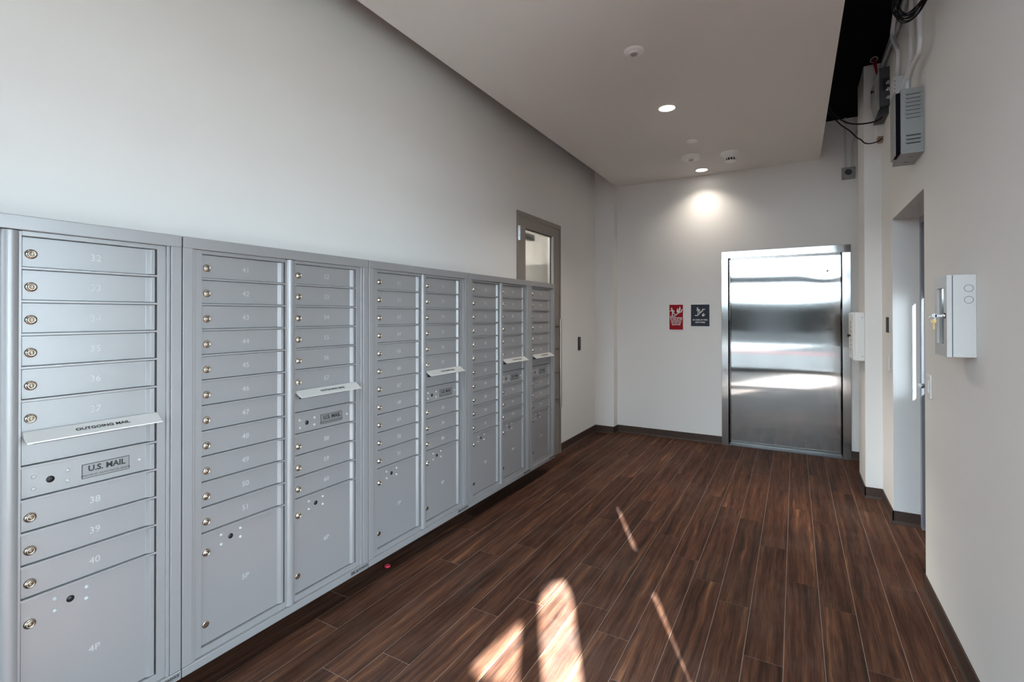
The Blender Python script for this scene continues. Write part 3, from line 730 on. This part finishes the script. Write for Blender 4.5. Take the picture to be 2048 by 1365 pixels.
# ------------------------------------------------------------------ left wall reader
kp = thing('card_reader', (-W, 5.47, 1.08), 'small black keypad reader on the left wall beside the glazed door', 'keypad')
q = MB(); q.box(-W + .0005, -W + .020, 5.425, 5.475, 1.085, 1.243); q.build('housing', BLK, kp, bevel=.004)
for r_ in range(5):
    for c_ in range(2):
        q = MB(); y = 5.432 + c_ * .020; z = 1.105 + r_ * .025; q.box(-W + .0195, -W + .0225, y, y + .015, z, z + .016); q.build('key_button', DKGREY, kp, bevel=.001)

# ------------------------------------------------------------------ right door with a narrow vision lite, set in the recess
dr = thing('door_2', (RJ, (JY0 + JY1) / 2, 0), 'dark blue door with a narrow vision lite set deep in the right wall', None, kind='structure')
fx = RJ - .006
q = MB(); q.box(fx, RT + .01, JY1 - .045, JY1 - .0005, 0, JZ - .0005); q.box(fx, RT + .01, JY0 + .0005, JY0 + .045, 0, JZ - .0005); q.box(fx, RT + .01, JY0 + .045, JY1 - .045, JZ - .05, JZ - .0005)
q.build('frame', DKFRAME, dr, bevel=.002)
dX0, dX1 = RJ + .012, RJ + .05
vy0, vy1, vz0, vz1 = 4.245, 4.384, .95, 1.66
q = MB(); q.box(dX0, dX1, JY0 + .048, vy0, .008, JZ - .053); q.box(dX0, dX1, vy1, JY1 - .048, .008, JZ - .053); q.box(dX0, dX1, vy0, vy1, .008, vz0); q.box(dX0, dX1, vy0, vy1, vz1, JZ - .053)
lf = q.build('leaf', DKDOOR, dr)
q = MB(); q.box(dX0 + .016, dX0 + .022, vy0, vy1, vz0, vz1); q.build('vision_pane', GLASS, lf)
q = MB(); q.cyl((dX0 - .05, JY1 - .12, 1.02), (dX0, JY1 - .12, 1.02), .012); q.cyl((dX0 - .045, JY1 - .12, 1.02), (dX0 - .045, JY1 - .24, 1.02), .009); q.build('lever_handle', CHROME, lf)

# ------------------------------------------------------------------ right wall fittings
def plate(name, y0, y1, z0, z1, label, cat, extra=None, m=WHT, t=.009):
    o = thing(name, (R, (y0 + y1) / 2, z0), label, cat)
    q = MB(); q.box(R - t, R - .0005, y0, y1, z0, z1); q.build('plate', m, o, bevel=.003)
    return o
s1 = plate('light_switch', 3.268, 3.352, 1.066, 1.188, 'white wall switch on the near right wall below the key cabinet', 'switch')
q = MB(); q.box(R - .013, R - .008, 3.292, 3.328, 1.095, 1.160); q.build('rocker', WHT, s1, bevel=.002)
s2 = plate('light_switch', 4.552, 4.632, 1.084, 1.204, 'white switch plate under the small reader between pilaster and side door', 'switch')
q = MB(); q.box(R - .013, R - .008, 4.574, 4.610, 1.112, 1.176); q.build('rocker', WHT, s2, bevel=.002)
rd = thing('door_reader', (R, 4.62, 1.37), 'small grey and black keypad on the wall left of the side door', 'keypad')
q = MB(); q.box(R - .007, R - .0005, 4.535, 4.70, 1.372, 1.482); q.build('back_plate', IVORY, rd, bevel=.002)
q = MB(); q.box(R - .022, R - .006, 4.545, 4.575, 1.370, 1.484); q.build('housing', BLK, rd, bevel=.003)
for k, z in enumerate((1.384, 1.402, 1.424, 1.445, 1.466)):
    q = MB(); q.box(R - .010, R - .006, 4.605, 4.655, z - .005, z + .006); q.build('key_button', DKGREY, rd, bevel=.001)

KCAB = mat('grey_white_cabinet_paint', (.52, .52, .51), .45, noise=.015)
# key cabinet on the near right wall
kx = .521; ky0, ky1, kz0, kz1 = 2.545, 2.735, 1.333, 1.658
kc = thing('key_cabinet', (R, (ky0 + ky1) / 2, kz0), 'white metal wall box with glass slot and brass key hanging in its lock', 'wall cabinet')
q = MB(); q.box(kx + .0185, R - .0005, ky0, ky1, kz0, kz1); kb = q.build('body', KCAB, kc, bevel=.0015)
q = MB(); q.box(kx + .016, kx + .0186, ky0 + .001, ky1 - .001, kz0 + .002, kz1 - .002); q.build('seam', NAVY, kc)
wy0, wy1, wz0, wz1 = 2.592, 2.700, 1.382, 1.610
q = MB(); q.box(kx, kx + .016, ky0, wy0, kz0, kz1); q.box(kx, kx + .016, wy1, ky1, kz0, kz1); q.box(kx, kx + .016, wy0, wy1, kz0, wz0); q.box(kx, kx + .016, wy0, wy1, wz1, kz1)
kd = q.build('door', KCAB, kc)
q = MB(); q.box(kx + .008, kx + .012, wy0, wy1, wz0, wz1); q.build('pane', mat('smoked_panel', (.20, .21, .21), .12, metal=.4), kd)
for z in (1.604, 1.559):
    q = MB(); vs = []
    q.tube([(kx + .066 + .0135 * math.cos(a), ky0 - .0002, z + .0135 * math.sin(a)) for a in [k * math.pi / 8 for k in range(16)]], .0012, 6, 2, True); q.build('knockout', GREYBOX, kb)
q = MB(); q.lathe([(.009, 0), (.009, .006), (.006, .008), (.006, .010)], (kx, 2.572, 1.497), (-1, 0, 0), 16); kl = q.build('lock', CHROME, kc)
q = MB(); q.lathe([(.0115, 0), (.0115, .002)], (kx, 2.572, 1.497), (-1, 0, 0), 16); q.build('lock_washer', BLK, kc)
ke = thing('key', (kx - .010, 2.572, 1.44), 'brass keys hanging from the lock of the white wall box', 'key')
q = MB(); q.box(kx - .030, kx - .008, 2.571, 2.573, 1.492, 1.501); q.lathe([(.008, 0), (.008, .002)], (kx - .033, 2.571, 1.497), (0, 1, 0), 14); q.build('inserted_key', CHROME, ke)
q = MB(); q.tube([(kx - .040 + .010 * math.cos(a), 2.572, 1.486 + .010 * math.sin(a)) for a in [k * math.pi / 6 for k in range(12)]], .001, 6, 2, True); q.build('ring', CHROME, ke)
q = MB(); q.lathe([(.009, 0), (.009, .002)], (kx - .034, 2.576, 1.474), (0, 1, 0), 12); q.box(kx - .0365, kx - .0315, 2.576, 2.578, 1.442, 1.468); q.build('hanging_key', BRASS, ke)

# white panel on the side of the pilaster
px0 = .419
cbn = thing('control_panel', (PX, 5.15, 1.12), 'white metal control box with a knob on the pilaster beside the elevator', 'control box')
q = MB(); q.box(px0 + .012, PX - .0005, 4.962, 5.352, 1.120, 1.522); q.build('body', WHT, cbn, bevel=.0025)
q = MB(); q.box(px0, px0 + .0115, 4.968, 5.346, 1.126, 1.516); fd = q.build('front_plate', WHT, cbn, bevel=.002)
q = MB(); q.box(px0 - .003, px0 + .001, 5.02, 5.30, 1.17, 1.46); q.build('inner_panel', IVORY, fd)
q = MB(); q.lathe([(.008, 0), (.008, .012), (.013, .014), (.013, .022), (.009, .026)], (px0, 5.16, 1.322), (-1, 0, 0), 16); q.build('knob', BLK, fd)
for z in (1.205, 1.245, 1.285, 1.36, 1.40, 1.44):
    q = MB(); q.box(px0 - .005, px0 - .002, 5.06, 5.12, z - .007, z + .007); q.build('button', PLATE, fd)
for z in (1.156, 1.480):
    q = MB(); q.lathe([(.0045, 0), (.0045, .002)], (PX - .014, 4.962, z), (0, -1, 0), 10); q.build('screw', SCREW, cbn)

# grey power supply enclosure
gx0 = .509; gy0, gy1, gz0, gz1 = 3.41, 3.682, 2.387, 2.744
ge = thing('power_enclosure', (R, (gy0 + gy1) / 2, gz0), 'grey slotted metal enclosure with its cover ajar high on the right wall', 'electrical box')
q = MB(); q.box(gx0, R - .0005, gy0 + .001, gy1, gz0, gz1); gb = q.build('body', GREYBOX, ge, bevel=.0015)
for k in range(7):
    z = 2.722 - k * .0215; q = MB(); q.box(gx0 + .024, R - .016, gy0 - .003, gy0 + .002, z - .012, z - .0085); q.prism([(gx0 + .020, z - .0085), (R - .012, z - .0085), (R - .014, z), (gx0 + .022, z)], gy0 - .004, gy0 + .002, 'y'); q.build('louvre', GREYBOX, gb, bevel=.001)
    q = MB(); q.box(gx0 + .024, R - .016, gy0 - .0005, gy0 + .003, z - .0145, z - .0090); q.build('slot', BLK, gb)
for k in range(3):
    z = 2.496 - k * .0215; q = MB(); q.prism([(gx0 + .020, z - .0085), (R - .012, z - .0085), (R - .014, z), (gx0 + .022, z)], gy0 - .004, gy0 + .002, 'y'); q.build('louvre', GREYBOX, gb, bevel=.001)
    q = MB(); q.box(gx0 + .024, R - .016, gy0 - .0005, gy0 + .003, z - .0145, z - .0090); q.build('slot', BLK, gb)
for x, z in ((gx0 + .008, 2.70), (gx0 + .008, 2.44)):
    q = MB(); q.lathe([(.003, 0), (.003, .0015)], (x, gy0 + .001, z), (0, -1, 0), 8); q.build('screw', SCREW, gb)
for y in (3.48, 3.60):
    q = MB(); q.box(gx0 + .040, gx0 + .065, y, y + .006, gz0 - .001, gz0 + .001); q.build('bottom_slot', BLK, gb)
q = MB(); q.box(gx0 - .018, gx0 + .001, gy0 + .015, 3.56, gz0 + .012, gz1 - .012); q.build('gap_shade_fill', BLACK, ge)  # solid black block standing in for the shade behind the cover
q = MB(); q.box(gx0 - .024, gx0 - .018, gy0 + .03, 3.575, gz0 + .002, gz1 + .005); q.build('cover', GREYBOX, ge, bevel=.001)

# conduits on the right wall (each is its own run)
def run(name, pts, r, m, label, cat='conduit', group=None, sub=6):
    q = MB(); q.tube(pts, r, 10, sub); o = q.build(name, m, loc=pts[-1]); return tag(o, label, cat, group)
run('conduit', [(.553, 3.83, H), (.553, 3.88, 3.42), (.553, 3.97, 3.345), (.553, 3.95, 3.28), (.555, 3.82, 3.155), (.560, 3.815, 3.10), (.565, 3.87, 3.02), (.565, 3.90, 2.996)], .0125, CONDUIT, 'pale S-bent conduit dropping to the small white box on the right wall')
run('conduit', [(.590, 3.62, H), (.590, 3.615, 3.33), (.590, 3.61, 3.15), (.590, 3.625, 3.01), (.588, 3.655, 2.965), (.582, 3.72, 2.92), (.575, 3.80, 2.88), (.570, 3.847, 2.87)], .0125, CONDUIT, 'middle straight pale conduit between the S-bent one and the outer one')
run('conduit', [(.56, 3.23, H), (.56, 3.212, 3.114), (.56, 3.205, 2.956), (.56, 3.207, 2.89), (.56, 3.262, 2.855), (.56, 3.40, 2.857), (.56, 3.52, 2.842), (.56, 3.543, 2.79), (.56, 3.545, 2.752)], .0125, CONDUIT, 'pale conduit nearest the viewer curving into the top of the grey enclosure')
run('conduit', [(.591, 3.70, 3.43), (.591, 4.03, 3.395), (.591, 4.34, 3.41), (.591, 4.62, 3.415), (.591, 4.93, 3.42)], .018, GALV, 'grey horizontal conduit running along the top of the right wall')
ct = thing('conduit_connector', (.56, 3.545, gz1), 'shiny steel connector on top of the grey enclosure', 'connector')
q = MB(); q.lathe([(.022, 0), (.022, .008), (.017, .010), (.017, .024), (.020, .026), (.020, .032)], (.56, 3.545, gz1), (0, 0, 1), 16); q.build('nut', CHROME, ct)
# white junction box behind the conduits
jb = thing('junction_box', (R, 3.90, 2.90), 'pale perforated metal box high on the wall behind the bent conduits', 'electrical box')
q = MB(); q.box(.538, R - .0005, 3.85, 3.96, 2.80, 2.994); q.build('body', CONDUIT, jb, bevel=.002)
for k in range(4):
    q = MB(); q.lathe([(.004, 0), (.004, .001)], (.546, 3.85, 2.965 - k * .024), (0, -1, 0), 8); q.build('knockout', SCREW, jb)
cc = thing('conduit_clamp', (.585, 4.02, 3.34), 'bright metal strap clamping the grey conduit at the top', 'clamp')
q = MB(); q.tube([(.588 + .021 * math.cos(a), 4.06, 3.395 + .021 * math.sin(a)) for a in [k * math.pi / 6 for k in range(12)]], .005, 6, 2, True); q.build('strap', CHROME, cc)

# dark grey horn/strobe style device
dvx = .548
dv = thing('alarm_horn', (R, 4.60, 3.03), 'dark grey wedge shaped device with vents high beside the pilaster', 'alarm')
q = MB(); q.box(dvx, R - .0005, 4.50, 4.79, 3.045, 3.331); db = q.build('casing', DKGREY, dv, bevel=.003)
q = MB(); q.prism([(dvx, 3.325), (dvx - .012, 3.30), (dvx - .027, 3.265), (dvx - .027, 3.14), (dvx - .012, 3.07), (dvx, 3.03)], 4.50, 4.76, 'y'); q.build('front_cover', GREYBOX, dv, bevel=.003)
q = MB(); q.prism([(dvx, 3.045), (R - .001, 3.045), (R - .001, 3.0), (dvx - .008, 3.0)], 4.55, 4.78, 'y'); q.build('cable_tray', BLK, dv)
for k in range(6):
    q = MB(); q.box(dvx + .020 + k * .005, dvx + .0225 + k * .005, 4.497, 4.501, 3.165, 3.245); q.build('vent', BLK, db)
q = MB(); q.lathe([(.006, 0), (.006, .012), (.011, .014), (.011, .022)], (dvx - .024, 4.56, 3.185), (-1, 0, 0), 12); q.build('lock_knob', BLK, dv)
q = MB()
for k, z in enumerate((3.10, 3.16, 3.21)): q.lathe([(.014, 0), (.014, .012), (.010, .014), (.010, .022)], (R - .012, 4.50, z), (0, -1, 0), 12)
q.build('cable_gland', CHROME, dv)
# small white box below it
wbx = thing('relay_box', (R, 4.82, 2.91), 'small white square box on the wall corner under the dark device', 'electrical box')
q = MB(); q.box(.562, R - .0005, 4.80, 4.90, 2.916, 3.014); q.build('body', WHT, wbx, bevel=.002)
q = MB(); q.box(.575, R - .0005, 4.81, 4.88, 2.878, 2.915); q.build('terminal_block', mat('terminal_brown', (.33, .22, .15), .6), wbx, bevel=.003)
q = MB(); q.lathe([(.003, 0), (.003, .001)], (R - .008, 4.80, 2.93), (0, -1, 0), 8); q.build('screw', SCREW, wbx)

# ceiling ring with red wires
rr = thing('wire_sleeve', (.5537, 4.83, H), 'pale ring sleeve in the black ceiling with red wires', 'sleeve')
q = MB(); q.tube([(.5537 + .022 * math.cos(a), 4.83 + .05 * math.sin(a), H - .006) for a in [k * math.pi / 10 for k in range(20)]], .004, 6, 2, True); q.build('ring', WHT, rr)
rwb = thing('red_wires', (.560, 4.70, 3.33), 'bundle of red wires hanging from the ceiling sleeve to the dark device', 'wires')
for k in range(4):
    o = k * .006
    q = MB(); q.tube([(.548 + o, 4.83 + o, H), (.553 + o * .8, 4.80, 3.47), (.556 + o * .4, 4.74, 3.40), (.560, 4.70, 3.33)], .0032, 8); q.build('red_wire', REDW, rwb)
# black cables from the ceiling panel to the devices
run('black_cable', [(.225, 4.60, 3.19), (.27, 4.56, 3.07), (.335, 4.53, 2.985), (.40, 4.56, 2.965), (.47, 4.58, 2.962), (.532, 4.60, 2.972), (.565, 4.60, 2.985), (.575, 4.61, 2.9985)], .0055, CABLE, 'thick black cable sagging from the ceiling edge to the dark device', 'cable')
run('black_cable', [(.230, 4.76, 3.18), (.310, 4.66, 3.02), (.378, 4.65, 2.945), (.42, 4.66, 2.892), (.454, 4.70, 2.877), (.48, 4.73, 2.857), (.516, 4.75, 2.852), (.57, 4.78, 2.868), (.600, 4.80, 2.895)], .0045, CABLE, 'thin lower black cable sagging from the ceiling edge to the small white box', 'cable')
# coil of black cable
cc_ = thing('cable_coil', (.50, 3.0, 2.93), 'coil of black cable hanging at the top right over the conduits', 'cable coil')
for k in range(12):
    rx, rz = .066 + .012 * math.sin(k * 2.3), .112 + .016 * math.cos(k * 1.7); cxx = .497 + .006 * math.sin(k * 3.1); czz = 3.062 + .009 * math.cos(k * 2.1)
    tl = .55 + .12 * math.sin(k * 1.3)
    pts = []
    for i in range(20):
        a = i * math.pi / 10; xx = rx * math.cos(a); zz = rz * math.sin(a)
        pts.append((cxx + xx, 2.985 + .008 * math.sin(k * 4 + a) - xx * .25 + k * .003, czz + zz + xx * tl))
    q = MB(); q.tube(pts, .0024, 6, 2, True); q.build('cable_turn', CABLE, cc_)
q = MB(); q.tube([(.50, 3.0, H), (.498, 3.0, 3.35), (.495, 2.995, 3.17)], .0035, 6); q.build('hanger', CABLE, cc_)
run('blue_wire', [(.445, 2.96, H), (.443, 2.955, 3.22), (.441, 2.955, 3.14), (.436, 2.955, 3.075)], .004, BLUEW, 'short blue wire hanging inside the black cable coil', 'wire')

# box with round socket and conduits on the back wall
bx = thing('speaker_box', (.4835, B, 2.91), 'square metal box with a dark round centre high on the back wall', 'electrical box')
q = MB(); q.box(.427, .541, B - .030, B - .0005, 2.910, 3.026); q.build('body', GALV, bx, bevel=.002)
q = MB(); q.box(.424, .544, B - .034, B - .030, 2.907, 3.029); q.build('face_plate', GREYBOX, bx, bevel=.001)
q = MB(); q.lathe([(.030, 0), (.028, .006), (.026, .008), (.015, .004), (0, .004)], (.482, B - .034, 2.978), (0, -1, 0), 24); q.build('round_socket', BLK, bx)
q = MB(); q.lathe([(.006, 0), (.005, .006), (0, .007)], (.482, B - .038, 2.978), (0, -1, 0), 10); q.build('centre_pin', CHROME, bx)
for x, z in ((.436, 2.922), (.532, 3.016)):
    q = MB(); q.lathe([(.004, 0), (.004, .002)], (x, B - .034, z), (0, -1, 0), 8); q.build('screw', BLK, bx)
run('conduit', [(.458, B - .016, H), (.458, B - .016, 3.30), (.458, B - .016, 3.026)], .010, CONDUIT, 'straight thin conduit rising from the square box to the black ceiling')
run('conduit', [(.59, B - .016, 3.44), (.57, B - .016, 3.40), (.535, B - .016, 3.33), (.520, B - .016, 3.25), (.518, B - .016, 3.12), (.518, B - .016, 3.026)], .011, CONDUIT, 'thin conduit bending right above the square box on the back wall')

# red plastic cap lying on the floor under the mailboxes
rp = thing('bottle_cap', (-2.11, 2.165, 0), 'small red plastic ring lying on the floor under the mailboxes', 'cap')
q = MB(); q.tube([(-2.11 + .012 * math.cos(a), 2.165 + .012 * math.sin(a), .006) for a in [k * math.pi / 8 for k in range(16)]], .006, 8, 2, True); q.build('rim', mat('red_plastic', (.55, .03, .07), .4), rp)
q = MB(); q.lathe([(.010, 0), (.010, .002)], (-2.11, 2.165, .001), (0, 0, 1), 14); q.build('disc', REDW, rp)
